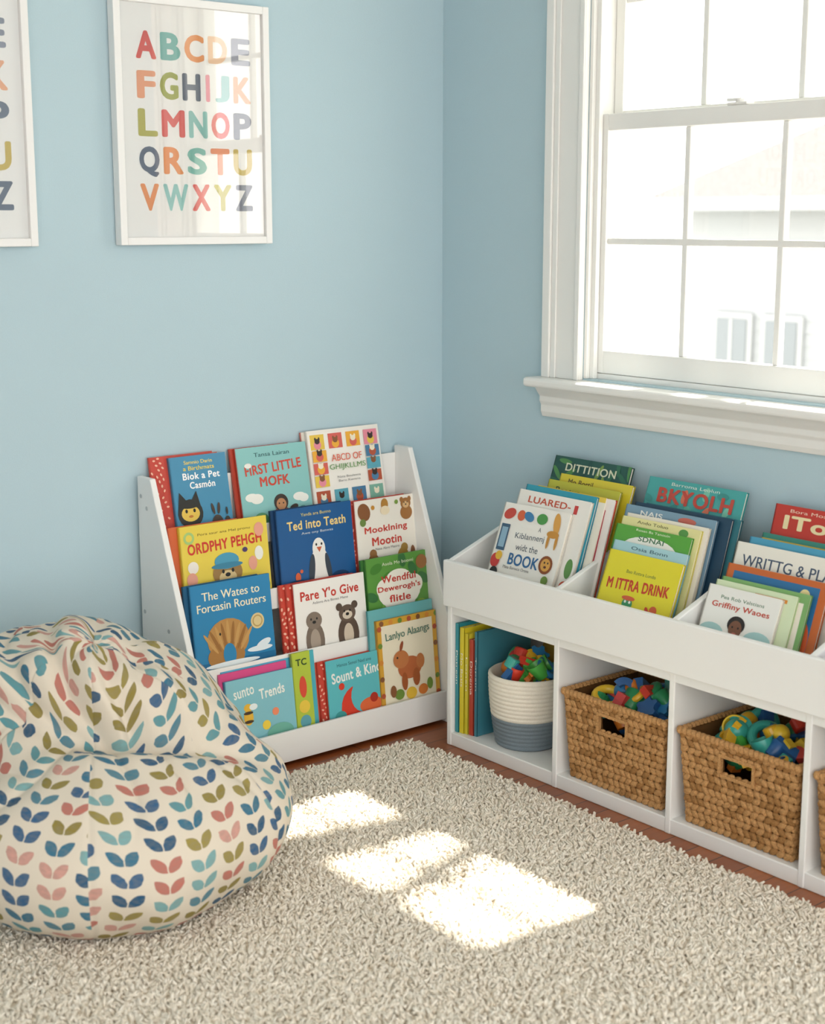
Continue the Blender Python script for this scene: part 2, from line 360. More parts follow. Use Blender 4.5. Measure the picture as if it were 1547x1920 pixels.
sb('book_wates', 2, -1.030, .258, .532, '#2c83b4', '#1f5f86', [
    X('The Wates to', .5,.88,.72,.08,'#f0e8c8',.012), X('Forcasin Routers', .5,.77,.86,.08,'#f0e8c8',.012),
    E(.80,.56,.085,.085,'#dbc892'), E(.80,.56,.065,.065,'#b99b5f'), E(.80,.56,.05,.05,'#dbc892'), RC(0,0,1,.24,'#1c6a98'),
    E(.42,.44,.26,.22,'#b98a4e'), E(.38,.28,.23,.15,'#a87941'), *[E(.2+.055*i,.50-.02*abs(i-4),.02,.14,'#9a6c38' if i%2 else '#c59a5c', (4-i)*9) for i in range(9)], E(.42,.29,.08,.12,'#2c83b4'),
    E(.32,.50,.012,.015,'#222222'), E(.8,.29,.16,.03,'#dfeaf0'), E(.85,.33,.1,.04,'#dfeaf0',20), E(.45,.20,.34,.03,'#e8f0f2')],
    back=[(-.014,.001,'#1f5f86','#1b5273',.24)])
sb('book_pare', 2, -.697, .252, .487, '#f2efe9', '#b8382e', [
    X("Pare Y'o Give", .5,.84,.82,.12,'#c43c30',.03), X('Aslinro Ara Bintes Mene', .5,.74,.5,.03,'#555555',0),
    E(.25,.28,.13,.22,'#7a6c60'), E(.25,.53,.11,.1,'#85776a'), E(.21,.55,.012,.014,'#222222'), E(.29,.55,.012,.014,'#222222'), E(.25,.51,.025,.018,'#222222'), E(.25,.28,.07,.14,'#a89a8c'),
    E(.72,.28,.15,.22,'#5a4a40'), E(.72,.54,.12,.10,'#66554a'), E(.61,.63,.045,.045,'#5a4a40'), E(.83,.63,.045,.045,'#5a4a40'), E(.72,.52,.07,.05,'#d8cbb8'), E(.68,.57,.012,.014,'#111111'), E(.76,.57,.012,.014,'#111111'), E(.72,.53,.025,.018,'#111111'), E(.72,.28,.07,.13,'#cfc0ac')],
    back=[(-.018,.0,RED,RED,.24), (-.036,.0,RED,RED,.24)])
sb('book_wendful', 2, -.436, .238, .520, '#5f9a44', '#3f7a3a', [
    *[E((i*.29)%1, (i*.47)%1, .1, .06, ['#4a8636','#7ab352','#3d7440','#93b84e'][i%4], i*50) for i in range(16)],
    E(.5,.60,.34,.22,'#f4f1e4'), E(.3,.65,.16,.13,'#f4f1e4'), E(.72,.65,.16,.13,'#f4f1e4'), E(.5,.74,.2,.12,'#f4f1e4'), E(.5,.49,.25,.12,'#f4f1e4'),
    X('Wendful', .5,.75,.55,.08,'#c43f33',.025), X("Dewerogh's", .5,.64,.68,.08,'#c43f33',.025), X('flitle', .5,.53,.34,.08,'#c43f33',.025), X('Asola Mo boomi', .5,.92,.5,.035,'#eef3d8',0),
    E(.88,.88,.09,.09,'#9a6a3c'), E(.15,.3,.09,.1,'#b5703a'), E(.45,.27,.07,.08,'#e3b347'), E(.82,.3,.1,.09,'#c9563a')],
    back=[(-.01,-.002,'#3f7a3a','#2f6a3a',.22)])
sb('book_trends', 3, -.965, .222, .268, '#86c3cf', '#3b8fb0', [
    X('sunto', .26,.84,.3,.1,'#f3f6ee',.02,6), X('Trends', .67,.79,.38,.12,'#f3f6ee',.03,4), E(.3,.55,.07,.1,'#e9b93e'), E(.3,.66,.06,.05,'#e9b93e'), E(.3,.6,.07,.02,'#4a3a2a'), E(.3,.5,.07,.02,'#4a3a2a'), E(.38,.66,.06,.04,'#eef6f6'),
    E(.7,.55,.05,.05,'#f08f6a'), E(.2,.3,.15,.12,'#5f9f6a'), E(.75,.3,.2,.12,'#6fb2a0'), E(.55,.42,.06,.06,'#f3d34a')],
    back=[(-.01,.02,'#d9508a','#d9508a',.22), (.0,.03,'#5bb3d4','#3b8fb0',.235)])
sb('book_tc', 3, -.742, .062, .305, '#b3c646', '#8da03a', [X("TC", .5,.9,.6,.07,'#2f4a2a',.03), E(.5,.65,.2,.5,'#d94f3a'), E(.5,.45,.3,.3,'#e8c84a'), E(.5,.3,.3,.3,'#5fa3b0')], t=.008, back=[(.022,-.004,'#4fb0c0','#3f8f9a',.06)])
sb('book_sount', 3, -.63, .206, .262, '#5fbcc4', '#b8432f', [
    X('Hanoa Senol Nad ane', .5,.92,.6,.04,'#24505a',0), X('Sount & Kind', .52,.79,.86,.13,'#f4f6f0',.03,3),
    E(.5,.38,.28,.30,'#d9402c'), E(.62,.50,.22,.24,'#5fbcc4'), E(.74,.36,.2,.11,'#e06a3c'), E(.80,.44,.07,.07,'#b03020'), E(.25,.66,.05,.05,'#d9402c'), RC(0,0,1,.3,'#c0392b'), E(.2,.3,.1,.08,'#3f9a9a')],
    back=[(-.02,.0,RED,RED,.2),(-.04,-.002,'#d5604a',RED,.2)])
LA = [RC(.07,.055,.93,.945,'#efe6cc')]
for i in range(26):
    a = i/26*4; s_ = int(a); f_ = a-s_
    px, py = [(f_, .03), (.965, f_), (1-f_, .97), (.035, 1-f_)][s_]
    LA.append(E(px, py, .035, .035, ['#b5563a','#6f8f3c','#d9903c','#8a5a38'][i%4]))
LA += [X('Lanlyo Alaangs', .5,.84,.74,.09,'#4f7a6a',.012,3), E(.5,.52,.2,.15,'#b8673c'), E(.36,.61,.13,.12,'#c27a48'), E(.38,.73,.025,.07,'#9a5030',-20), E(.3,.63,.015,.015,'#222222'), E(.6,.42,.06,.12,'#a3592f'), E(.4,.4,.05,.12,'#a3592f'), E(.68,.56,.07,.1,'#c27a48'),
    E(.3,.29,.08,.07,'#6f8f3c'), E(.5,.28,.09,.08,'#e0b840'), E(.7,.29,.08,.07,'#d97f3c'), E(.2,.33,.05,.08,'#8a5a38'), E(.82,.33,.05,.08,'#7a9a44')]
sb('book_lanlyo', 3, -.44, .226, .346, '#d9a63c', '#b9862c', LA, back=[(-.022,.032,'#6db4b8','#3f8f96',.245)], lean=6)

# ============================================================ BOOK BIN / CUBBY (right)
cb = empty('cubby_storage_bench')
CY = [-.412, -.852, -1.250, -1.648, -2.048]; CX = -.332; XB = -.014
b = MB()
b.box(CX+.004, XB, CY[0], CY[4], 0, .04, WHITE)
b.box(CX+.004, XB, CY[0], CY[4], .392, .43, WHITE)
b.box(XB-.006, XB, CY[0], CY[4], 0, .66, WHITE)
th = .018
for i, y in enumerate(CY):
    ya = y-(th if i == 0 else (0 if i == 4 else th/2)); yz = ya+th
    b.prism([(CX+.002, ya, .0), (CX+.002, ya, .55), (XB, ya, .668), (XB, ya, 0)], (0, th, 0), WHITE)
b.obj('carcass', cb, .003)
b = MB()
b.box(CX-.012, CX+.006, CY[0]+.004, CY[4]-.004, .418, .552, WHITE)
b.obj('front_board', cb, .004)
b = MB(); b.box(-.2, XB-.006, CY[0]-.02, CY[4]+.02, .43, .5, WHITE); b.obj('inner_step', cb)

bb = empty('picture_books.001')
def bin_(nm, x, y, ztop, w, lean, cover, spine, art=(), t=.012, zb=.433, yaw=0, roll=0):
    h = (ztop-zb)/math.cos(math.radians(lean))
    book(nm, bb, binM(x, y, zb, lean, yaw, roll), w, h, t, cover, spine, art)
bin_('book_kiblannenj', -.305, -.515, .716, .255, 21, '#f3f0e8', '#d8d4ca', [
    X('A', .62,.80,.04,.04,'#555a60',.0), X('Kiblannenj', .5,.71,.44,.07,'#55606a',.0,2), X('widt the', .5,.61,.34,.06,'#55606a',.0), X('BOOK', .5,.49,.46,.11,'#35699a',.022), X('Mata Bamaco Orana', .42,.41,.4,.028,'#777777',0),
    RC(.04,.55,.17,.80,'#3f5f7a'), RC(.06,.58,.15,.77,'#8fb3c9'), E(.12,.90,.09,.06,'#c9483a',20), E(.3,.9,.06,.06,'#d9643c'), E(.42,.9,.08,.05,'#3f7fb0',-20), E(.62,.9,.08,.06,'#4f9a4a'), E(.85,.88,.05,.12,'#d9a04a',10), E(.83,.78,.09,.04,'#c98f3a'), E(.9,.72,.02,.09,'#c98f3a'), E(.78,.72,.02,.09,'#c98f3a'),
    E(.84,.5,.1,.1,'#8a4a22'), E(.84,.5,.07,.07,'#d9a04a'), E(.82,.52,.01,.012,'#222222'), E(.87,.52,.01,.012,'#222222'), E(.84,.48,.02,.014,'#5a2a1a'), E(.08,.45,.07,.08,'#c93f3a'), E(.12,.50,.05,.05,'#e8b83c'), E(.1,.34,.06,.06,'#2f2f2f'), E(.88,.36,.05,.05,'#6f8f3c')], roll=1)
bin_('book_luared', -.286, -.540, .755, .275, 20, '#efece4', '#c9c5bb', [X('LUARED-', .45,.93,.6,.055,'#c9563a',.02), RC(.80,.88,.85,.95,'#c93f3a'), E(.93,.45,.05,.1,'#5f8f4a'), E(.92,.3,.06,.06,'#c9563a')])
bin_('book_teal', -.268, -.550, .768, .27, 19, '#2f9ab0', '#2b8095', [], t=.010)
bin_('book_cream', -.252, -.585, .768, .26, 18, '#f0ebdc', '#b03a4a', [RC(0,.96,1,1,'#e8c84a')], t=.010)
bin_('book_redwhite', -.238, -.620, .765, .25, 17, '#efe9e4', '#c9483a', [RC(0,0,.05,1,'#c9483a'), X('Tatuluto', .4,.92,.5,.05,'#c9483a',.02)], t=.010)
bin_('book_olive', -.215, -.580, .780, .27, 19, '#c3c23a', '#9a9a30', [X('Brotun', .3,.93,.35,.05,'#4f6a2a',.02)], t=.010)
bin_('book_yellow', -.200, -.600, .796, .27, 20, '#dccb35', '#b9a62a', [X('Mo Bortil', .3,.95,.35,.04,'#6a5a1a',.02)], t=.012)
bin_('book_dittition', -.150, -.545, .838, .29, 19, '#24544a', '#1b3f38', [
    *[E((i*.23)%1, .8+.19*((i*.37)%1), .09, .025, ['#2f6a4f','#4f8a4a','#1d4a44','#7a9a4a'][i%4], i*35) for i in range(14)],
    X('DITTITION', .5,.92,.66,.065,'#d9dcc0',.02)], zb=.503)
bin_('book_drink', -.305, -.935, .657, .245, 21, '#e6da2e', '#c9b822', [
    X('Bao Rottra Lundo', .5,.80,.4,.035,'#4a6a3a',0), X('M ITTRA DRINK', .5,.66,.84,.12,'#c9402c',.035,2),
    E(.42,.32,.14,.11,'#2f8a5a'), E(.42,.46,.07,.06,'#3f9a6a'), E(.42,.52,.09,.025,'#d9643c'), E(.39,.48,.015,.015,'#ffffff'), E(.45,.48,.015,.015,'#ffffff'), E(.74,.34,.045,.1,'#c9402c'), E(.78,.45,.05,.05,'#d9643c'), E(.7,.43,.025,.05,'#c9402c',30), RC(0,0,1,.25,'#a9bf3a'), E(.2,.28,.08,.04,'#4f9a4a'), E(.58,.3,.05,.03,'#4f9a4a')])
bin_('book_lightblue', -.287, -.930, .678, .245, 20, '#a9d3da', '#7fb3c0', [X('Osia Bonn', .5,.95,.5,.035,'#456a78',.01)], t=.010)
bin_('book_green', -.272, -.915, .716, .252, 19, '#5aa53c', '#3f8a30', [X('Rosan Ba Tanouin', .5,.975,.45,.02,'#eef3d8',0), E(.5,.82,.36,.13,'#f2f2e8'), X('SDNAI', .5,.905,.34,.045,'#4a7a5a',.02), E(.15,.6,.1,.1,'#3f8a30')], t=.010)
bin_('book_yellowwhite', -.256, -.920, .735, .262, 18, '#e8e2a0', '#c9c060', [X('Ando Toluo', .4,.97,.4,.025,'#6a6a3a',.01), E(.8,.95,.06,.04,'#5a9a4a')], t=.010)
bin_('book_cream', -.240, -.925, .742, .27, 17, '#efe9da', '#c9c2b0', [], t=.012)
bin_('book_greyblue', -.222, -.900, .759, .30, 17, '#7f9fb3', '#5a7a90', [X('NAIS', .3,.95,.25,.04,'#f0f0ea',.02), E(.7,.95,.1,.03,'#c96a5a')], t=.010)
bin_('book_navy', -.206, -.915, .765, .32, 17, '#22425a', '#1b3448', [], t=.010)
bin_('book_bkyolh', -.150, -.905, .825, .32, 19, '#4aa8a5', '#2f8a88', [
    *[E((i*.31)%1, .62+.36*((i*.43)%1), .06, .03, ['#5fb8a5','#3f948f','#7fc8b0','#d9785a'][i%4], i*40) for i in range(16)],
    X('Barroma Leolun', .5,.965,.5,.025,'#e6f0e4',0), X('BKYOLH', .52,.87,.78,.12,'#c24a3c',.04)], zb=.503)
bin_('book_darkteal', -.175, -.945, .765, .31, 17, '#2f6f7a', '#24545e', [], t=.010, zb=.503)
bin_('book_griffiny', -.305, -1.275, .630, .212, 21, '#f0efe8', '#c9c5bb', [
    X('Pea Rob Valstians', .5,.88,.6,.04,'#4a7a5a',0), X('Griffiny Waoes', .5,.78,.8,.085,'#c9503c',.02),
    E(.18,.45,.18,.12,'#a9d0cf'), E(.82,.45,.2,.13,'#a9d0cf'), E(.5,.34,.4,.12,'#7fb8b5'), E(.5,.6,.12,.1,'#2b211c'), E(.5,.55,.09,.10,'#7a4f38'), E(.46,.57,.012,.012,'#111111'), E(.54,.57,.012,.012,'#111111'), E(.5,.5,.03,.012,'#b86a5a'), E(.5,.33,.14,.10,'#d9644a')])
bin_('book_mint', -.288, -1.283, .640, .235, 20, '#d8e6c0', '#a9c08f', [RC(.5,.9,.9,.94,'#d9903c')], t=.010)
bin_('book_greenwhite', -.274, -1.290, .647, .255, 19, '#7fae6a', '#5f8f4f', [RC(.05,.05,.95,.9,'#eee8d8')], t=.010)
bin_('book_orange_frame', -.256, -1.285, .675, .29, 19, '#c9682f', '#a5501f', [RC(.07,.06,.93,.94,'#2f6fa0'), E(.3,.8,.08,.05,'#5f9fc9'), E(.7,.7,.07,.1,'#d9a04a'), E(.5,.75,.06,.08,'#c9563a'), E(.8,.85,.05,.05,'#f0e0a0'), E(.85,.4,.08,.2,'#d9643c'), E(.6,.4,.2,.15,'#3f8a5a')], t=.012)
bin_('book_writtg', -.225, -1.278, .722, .33, 18, '#efece0', '#c9c5b5', [X('WRITTG & PLAY', .5,.86,.86,.09,'#44546a',.01), E(.5,.70,.06,.03,'#8a5a38'), E(.55,.73,.025,.02,'#8a5a38'), E(.15,.72,.04,.04,'#6a9a5a'), E(.85,.7,.05,.04,'#c96a4a')])
bin_('book_blue', -.205, -1.30, .735, .32, 17, '#4f9fbf', '#3a7f9f', [], t=.010)
bin_('book_tealgreen', -.150, -1.31, .742, .30, 17, '#3f8f7f', '#2f7060', [RC(0,.9,1,.95,'#d9b84a')], zb=.503, t=.010)
bin_('book_itos', -.125, -1.32, .812, .30, 15, '#c2392c', '#9a2a20', [X('Bora Moso', .35,.96,.4,.025,'#f0d8c0',0), X('ITos', .38,.87,.55,.11,'#f0e0b0',.035)], zb=.503)
bin_('book_plum', -.305, -1.70, .67, .26, 20, '#7a4f8a', '#5a3a6a', [])
bin_('book_sky', -.28, -1.69, .72, .27, 19, '#7fb8d0', '#5a90a8', [])
bin_('book_gold', -.25, -1.70, .75, .26, 18, '#d9a83c', '#b5862c', [])
bin_('book_forest', -.15, -1.70, .80, .28, 17, '#3f6f4a', '#2c5236', [], zb=.503)

sbk = empty('standing_books')
y = CY[0]-.021
for i, (c, hh, t) in enumerate([('#2f8f9a',.325,.013),('#e3cf2f',.315,.017),('#d9c83a',.30,.012),('#b8432f',.285,.017),('#3f7f8f',.31,.010)]):
    M = T(-.315+.004*i, y-t, .041) @ Matrix(((1,0,0,0),(0,0,-1,0),(0,1,0,0),(0,0,0,1)))
    book('upright_book', sbk, M, .21, hh, t, c, c, [])
    b = MB(); b.noflip = True
    b.add(text_vf(['Potrean','Mo Batis','Lonsu','Dorema','Tapsin'][i], 0), mat('#f4efe0'), T(-.3165+.004*i, y-t/2, .041+hh*.6) @ Matrix(((0,0,-1,0),(0,-1,0,0),(-1,0,0,0),(0,0,0,1))) @ S(.1, t*.5, 1))
    b.obj('spine_lettering', sbk)
    y -= t+.0015
for i, (c, yy, zt) in enumerate([('#c9a23a', -.53, .372), ('#b8432f', -.56, .36)]):
    book('leaning_book', sbk, binM(-.10+.02*i, yy, .041, 10), .24, (zt-.041)/math.cos(.17), .012, c, c, [X('Tolanura Libs', .5,.9,.6,.05,'#f4ead0',.01), E(.3,.75,.1,.06,'#4f8a5a'), E(.7,.7,.1,.08,'#d97f3c')])

# ============================================================ BASKETS
TC_ = ['#d9402c','#2f8f5a','#e8b52c','#2f7fb5','#e07f2c','#3fa89a','#c93f3a','#4fae4a','#f0c83a','#2a5f9a']
def toy_pile(name, cx, cy, cz, rx, ry, n, size, hump=.03, sq=True):
    b = MB()
    rnd = random.Random(name+str(cx)+str(cy))
    for i in range(n):
        if sq: u, v = rnd.uniform(-1,1), rnd.uniform(-1,1)
        else:
            a = rnd.uniform(0, 6.283); r = math.sqrt(rnd.random()); u, v = r*math.cos(a), r*math.sin(a)
        hz = hump*(1-.5*(u*u+v*v))
        z = cz+hz*rnd.uniform(-.6, 1.0)
        M = T(cx+u*rx, cy+v*ry, z) @ Rt(rnd.uniform(0,6.3),'Z') @ Rt(rnd.uniform(-1.2,1.2),'X') @ Rt(rnd.uniform(-1,1),'Y')
        s = size*rnd.uniform(.8,1.2); m = mat(rnd.choice(TC_), .3, .5); k = rnd.randrange(7)
        if k == 0: b.add(torus(s*.75, s*.28, 24, 12), m, M, True)
        elif k == 1: b.add(lathe([(0,-s*.5),(s*.5,-s*.5),(s*.6,-s*.42),(s*.6,s*.42),(s*.5,s*.5),(0,s*.5)], 18), m, M, False)
        elif k == 2:
            prof_ = [(s*.45,-s*.35),(s*1.0,-s*.35),(s*1.0,s*.35),(s*.45,s*.35),(s*.45,-s*.35)]
            b.add(lathe(prof_, 14, .5), m, M); b.box(s*.45, s, -s*.02, 0, -s*.35, s*.35, m, M); b.box(-s, -s*.45, -s*.02, 0, -s*.35, s*.35, m, M)
        elif k == 3: b.add(sph(18, 12), m, M @ S(s*.7, s*.7, s*.7), True)
        elif k == 4:
            pts = []
            for q in range(24):
                rr = s*(.9 if (q//2)%2 else .65); pts.append((rr*math.cos(q*math.pi/12), rr*math.sin(q*math.pi/12), -s*.2))
            b.prism(pts, (0,0,s*.4), m, M)
        elif k == 5:
            b.add(lathe([(0,-s*.6),(s*.5,-s*.6),(s*.72,s*.6),(s*.62,s*.6),(s*.42,-s*.45),(0,-s*.45)], 20), m, M, True)
        else:
            b.box(-s*.9, s*.9, -s*.35, s*.35, 0, s*.5, m, M); b.box(-s*.9, -s*.45, -s*.35, s*.35, -s*.5, 0, m, M); b.box(s*.45, s*.9, -s*.35, s*.35, -s*.5, 0, m, M)
    return b.obj(name, None, .0025)

rb = MB()
RBX, RBY, z0 = -.212, -.625, .041
cream = mat('#ece5d6', .9, .1, .5, 400, .05); grey = mat('#7c8890', .9, .1, .5, 400, .08)
rows = 17; H_ = .205
def rr_(t): return .088+.018*math.sin(t*1.7)+.004*t
prof_g = []; prof_c = []
for i in range(rows):
    for q in range(6):
        t = (i+q/6)/rows; a = math.sin(math.pi*q/6)
        (prof_g if i < 7 else prof_c).append((rr_(t)+.003*a, z0+t*H_))
prof_g.append((rr_(7/rows), z0+7/rows*H_))
prof_g = [(0, z0)] + prof_g
t1 = rr_(1); prof_c += [(t1+.002, z0+H_), (t1-.003, z0+H_+.004), (t1-.009, z0+H_), (t1-.012, z0+.12), (.07, z0+.012), (0, z0+.012)]
rb.add(lathe(prof_g, 48), grey, T(RBX, RBY, 0), True); rb.add(lathe(prof_c, 48), cream, T(RBX, RBY, 0), True)
rb.obj('rope_basket')
toy_pile('toy_pieces', RBX, RBY, z0+H_+.008, .066, .066, 34, .036, .045, False)

wm1 = mat('#b98c5a', .75, .25, .6, 260, .25); wm2 = mat('#9c7142', .8, .25, .6, 260, .25); wdark = mat('#6a4a2a', .9, .1)
SP = sph(8, 6)
def woven_basket(name, cx, cy, z0, wx, wy, h):
    b = MB()
    rows = 13; rh = h/rows
    def half(z): k = .90+.10*(z/h); return wx/2*k, wy/2*k
    hole = lambda s, u, z: s == 0 and abs(u) < .045 and h*.66 < z < h*.86
    for s in range(4):
        t = .006
        for (a0, a1, za, zb) in ([(-1, -.3, 0, h), (.3, 1, 0, h), (-.3, .3, 0, h*.66), (-.3, .3, h*.86, h)] if s == 0 else [(-1, 1, 0, h)]):
            pts = []
            for (a, z) in ((a0, za), (a1, za), (a1, zb), (a0, zb)):
                hx, hy = half(z); hx -= .006; hy -= .006
                pts.append({0: (-hx, a*hy, z), 1: (hx, -a*hy, z), 2: (a*hx, hy, z), 3: (-a*hx, -hy, z)}[s])
            n = {0: (t,0,0), 1: (-t,0,0), 2: (0,-t,0), 3: (0,t,0)}[s]
            b.prism([(p[0]+cx, p[1]+cy, p[2]+z0) for p in pts], n, wdark)
    hx, hy = half(0); b.box(cx-hx+.005, cx+hx-.005, cy-hy+.005, cy+hy-.005, z0, z0+.008, wdark)
    for r in range(rows):
        z = (r+.5)*rh; hx, hy = half(z)
        for s in range(4):
            L = 2*(hy if s < 2 else hx); n = max(4, int(L/.019))
            for j in range(n):
                u = -L/2+(j+.5)*L/n+random.uniform(-.001,.001)
                if hole(s, u, z): continue
                sx = L/n*.78; tilt = .55*(1 if r % 2 else -1)+random.uniform(-.12,.12)
                base = {0: T(-hx, u, z), 1: T(hx, u, z) @ Rt(math.pi,'Z'), 2: T(u, hy, z) @ Rt(-math.pi/2,'Z'), 3: T(u, -hy, z) @ Rt(math.pi/2,'Z')}[s]
                b.add(SP, wm1 if random.random() < .7 else wm2, T(cx, cy, z0) @ base @ Rt(tilt, 'X') @ S(.006, sx, rh*.5), True)
    hx, hy = half(h)
    for s in range(4):
        L = 2*(hy if s < 2 else hx); n = int(L/.014)
        for j in range(n+1):
            u = -L/2+j*L/n
            base = {0: T(-hx, u, h), 1: T(hx, u, h) @ Rt(math.pi,'Z'), 2: T(u, hy, h) @ Rt(-math.pi/2,'Z'), 3: T(u, -hy, h) @ Rt(math.pi/2,'Z')}[s]
            b.add(SP, wm1, T(cx, cy, z0) @ base @ Rt(.6, 'X') @ S(.010, .012, .009), True)
    for (u0, u1, za, zb) in ((-.052, .052, h*.64, h*.675), (-.052, .052, h*.855, h*.89), (-.054, -.046, h*.64, h*.89), (.046, .054, h*.64, h*.89)):
        hx, hy = half((za+zb)/2); b.box(cx-hx-.007, cx-hx+.004, cy+u0, cy+u1, z0+za, z0+zb, wm1)
    return b.obj(name)
for sfx, cy_ in (('', -1.050), ('.001', -1.448), ('.002', -1.846)):
    woven_basket('woven_basket'+sfx, -.178, cy_, .041, .285, .345, .235)
    toy_pile('toy_pieces.00%d' % (int(sfx[-1] or 0)+1 if sfx else 1), -.178, cy_, .238, .092, .12, 64, .038, .08)

# ============================================================ BEAN BAG
def vmath(nt, op, a, b=None, c=None):
    n = nt.nodes.new('ShaderNodeMath'); n.operation = op
    for i, q in enumerate((a, b, c)):
        if q is None: continue
        if isinstance(q, (int, float)): n.inputs[i].default_value = q
        else: nt.links.new(q, n.inputs[i])
    return n.outputs[0]
fb = D.materials.new('leaf_print_fabric'); fb.use_nodes = True; nt = fb.node_tree; bs = nt.nodes['Principled BSDF']
uv = nt.nodes.new('ShaderNodeUVMap'); uv.uv_map = 'UVMap'; sp = nt.nodes.new('ShaderNodeSeparateXYZ'); 
nzz = nt.nodes.new('ShaderNodeTexNoise'); nzz.inputs['Scale'].default_value = 3.5; nzz.inputs['Detail'].default_value = 2
va = nt.nodes.new('ShaderNodeVectorMath'); va.operation = 'MULTIPLY_ADD'; va.inputs[1].default_value = (.07,.07,0)
nt.links.new(uv.outputs[0], nzz.inputs['Vector']); nt.links.new(nzz.outputs['Color'], va.inputs[0]); nt.links.new(uv.outputs[0], va.inputs[2])
nt.links.new(va.outputs[0], sp.inputs[0])
U, V = sp.outputs[0], sp.outputs[1]
fu = vmath(nt, 'FLOOR', U); 
V2 = vmath(nt, 'ADD', V, vmath(nt, 'MULTIPLY', fu, .37))
fv = vmath(nt, 'FLOOR', V2)
lx = vmath(nt, 'ABSOLUTE', vmath(nt, 'SUBTRACT', vmath(nt, 'FRACT', U), .5))
ly = vmath(nt, 'MULTIPLY', vmath(nt, 'SUBTRACT', vmath(nt, 'FRACT', V2), .5), .56)
def dist(cx, cy):
    dx = vmath(nt, 'SUBTRACT', lx, cx); dy = vmath(nt, 'SUBTRACT', ly, cy)
    return vmath(nt, 'SQRT', vmath(nt, 'ADD', vmath(nt, 'MULTIPLY', dx, dx), vmath(nt, 'MULTIPLY', dy, dy)))
leaf = vmath(nt, 'LESS_THAN', vmath(nt, 'MAXIMUM', dist(.317, -.129), dist(.083, .099)), .306)
leaf = vmath(nt, 'MULTIPLY', leaf, vmath(nt, 'GREATER_THAN', lx, .016))
cmb = nt.nodes.new('ShaderNodeCombineXYZ'); nt.links.new(fu, cmb.inputs[0]); nt.links.new(fv, cmb.inputs[1]); 
wn = nt.nodes.new('ShaderNodeTexWhiteNoise'); wn.noise_dimensions = '3D'; nt.links.new(cmb.outputs[0], wn.inputs['Vector'])
rp = nt.nodes.new('ShaderNodeValToRGB'); rp.color_ramp.interpolation = 'CONSTANT'
cs = ['#2f7390','#7fb0b2','#94843f','#34628a','#c4776a','#5a99a2','#9f8f4a','#27597c','#d6a093','#4f8598']
cr = rp.color_ramp
cr.elements[0].color = lin(cs[0]); cr.elements[1].position = .1; cr.elements[1].color = lin(cs[1])
for i in range(2, 10):
    e_ = cr.elements.new(i/10); e_.color = lin(cs[i])
nt.links.new(wn.outputs['Value'], rp.inputs[0])
n2 = nt.nodes.new('ShaderNodeTexNoise'); n2.inputs['Scale'].default_value = 5; n2.inputs['Detail'].default_value = 5; nt.links.new(uv.outputs[0], n2.inputs['Vector'])
hs = nt.nodes.new('ShaderNodeHueSaturation'); nt.links.new(rp.outputs[0], hs.inputs['Color']); nt.links.new(vmath(nt, 'MULTIPLY_ADD', n2.outputs['Fac'], .7, .5), hs.inputs['Value'])
mxx = nt.nodes.new('ShaderNodeMix'); mxx.data_type = 'RGBA'; mxx.inputs[6].default_value = lin('#dfd4c2'); nt.links.new(hs.outputs[0], mxx.inputs[7])
nt.links.new(vmath(nt, 'MULTIPLY', leaf, vmath(nt, 'MULTIPLY_ADD', n2.outputs['Fac'], .35, .75)), mxx.inputs[0])
nt.links.new(mxx.outputs[2], bs.inputs['Base Color']); bs.inputs['Roughness'].default_value = .85; bs.inputs['Specular IOR Level'].default_value = .15
wv = nt.nodes.new('ShaderNodeTexNoise'); wv.inputs['Scale'].default_value = 60; nt.links.new(uv.outputs[0], wv.inputs['Vector'])
bp = nt.nodes.new('ShaderNodeBump'); bp.inputs['Strength'].default_value = .15; bp.inputs['Distance'].default_value = .002; nt.links.new(wv.outputs['Fac'], bp.inputs['Height']); nt.links.new(bp.outputs[0], bs.inputs['Normal'])

F = Vector((.636, .772, 0)); Rr = Vector((.772, -.636, 0)); BC = Vector((-1.475, -.60, 0))-F*.06-Rr*.02
NT, NP = 420, 260
O = Vector((-.03, .02, .18))
ELL = [((0, -.02, .165), (.41, .41, .225)), ((-.10, .10, .25), (.40, .285, .320))]
def ray_ell(d, c, r):
    oc = [(O[i]-c[i])/r[i] for i in range(3)]; dd = [d[i]/r[i] for i in range(3)]
    A = sum(x*x for x in dd); B_ = sum(x*y_ for x, y_ in zip(oc, dd)); C_ = sum(x*x for x in oc)-1
    q = B_*B_-A*C_
    return (-B_+math.sqrt(q))/A if q > 0 else 0
def sst(e0, e1, x):
    t = max(0, min(1, (x-e0)/(e1-e0))); return t*t*(3-2*t)
def crease(px, pz, x0, z0_, x1, z1_, wd):
    dx, dz = x1-x0, z1_-z0_; t = max(0, min(1, ((px-x0)*dx+(pz-z0_)*dz)/(dx*dx+dz*dz)))
    dd_ = math.hypot(px-x0-t*dx, pz-z0_-t*dz)
    return math.exp(-(dd_/wd)**2)*(.35+.65*t)
CR = [(-.28,.58,.00,.35,.017,.060),(-.16,.60,.05,.36,.016,.052),(-.36,.47,-.08,.34,.016,.055),(-.05,.59,.11,.37,.018,.042),(.04,.56,.18,.39,.020,.030),
      (-.40,.38,-.17,.31,.016,.040),(-.21,.52,-.03,.37,.010,.026),(-.10,.54,.02,.40,.010,.024),(.12,.52,.25,.37,.022,.020),(-.33,.54,-.12,.38,.010,.026)]
grid = []
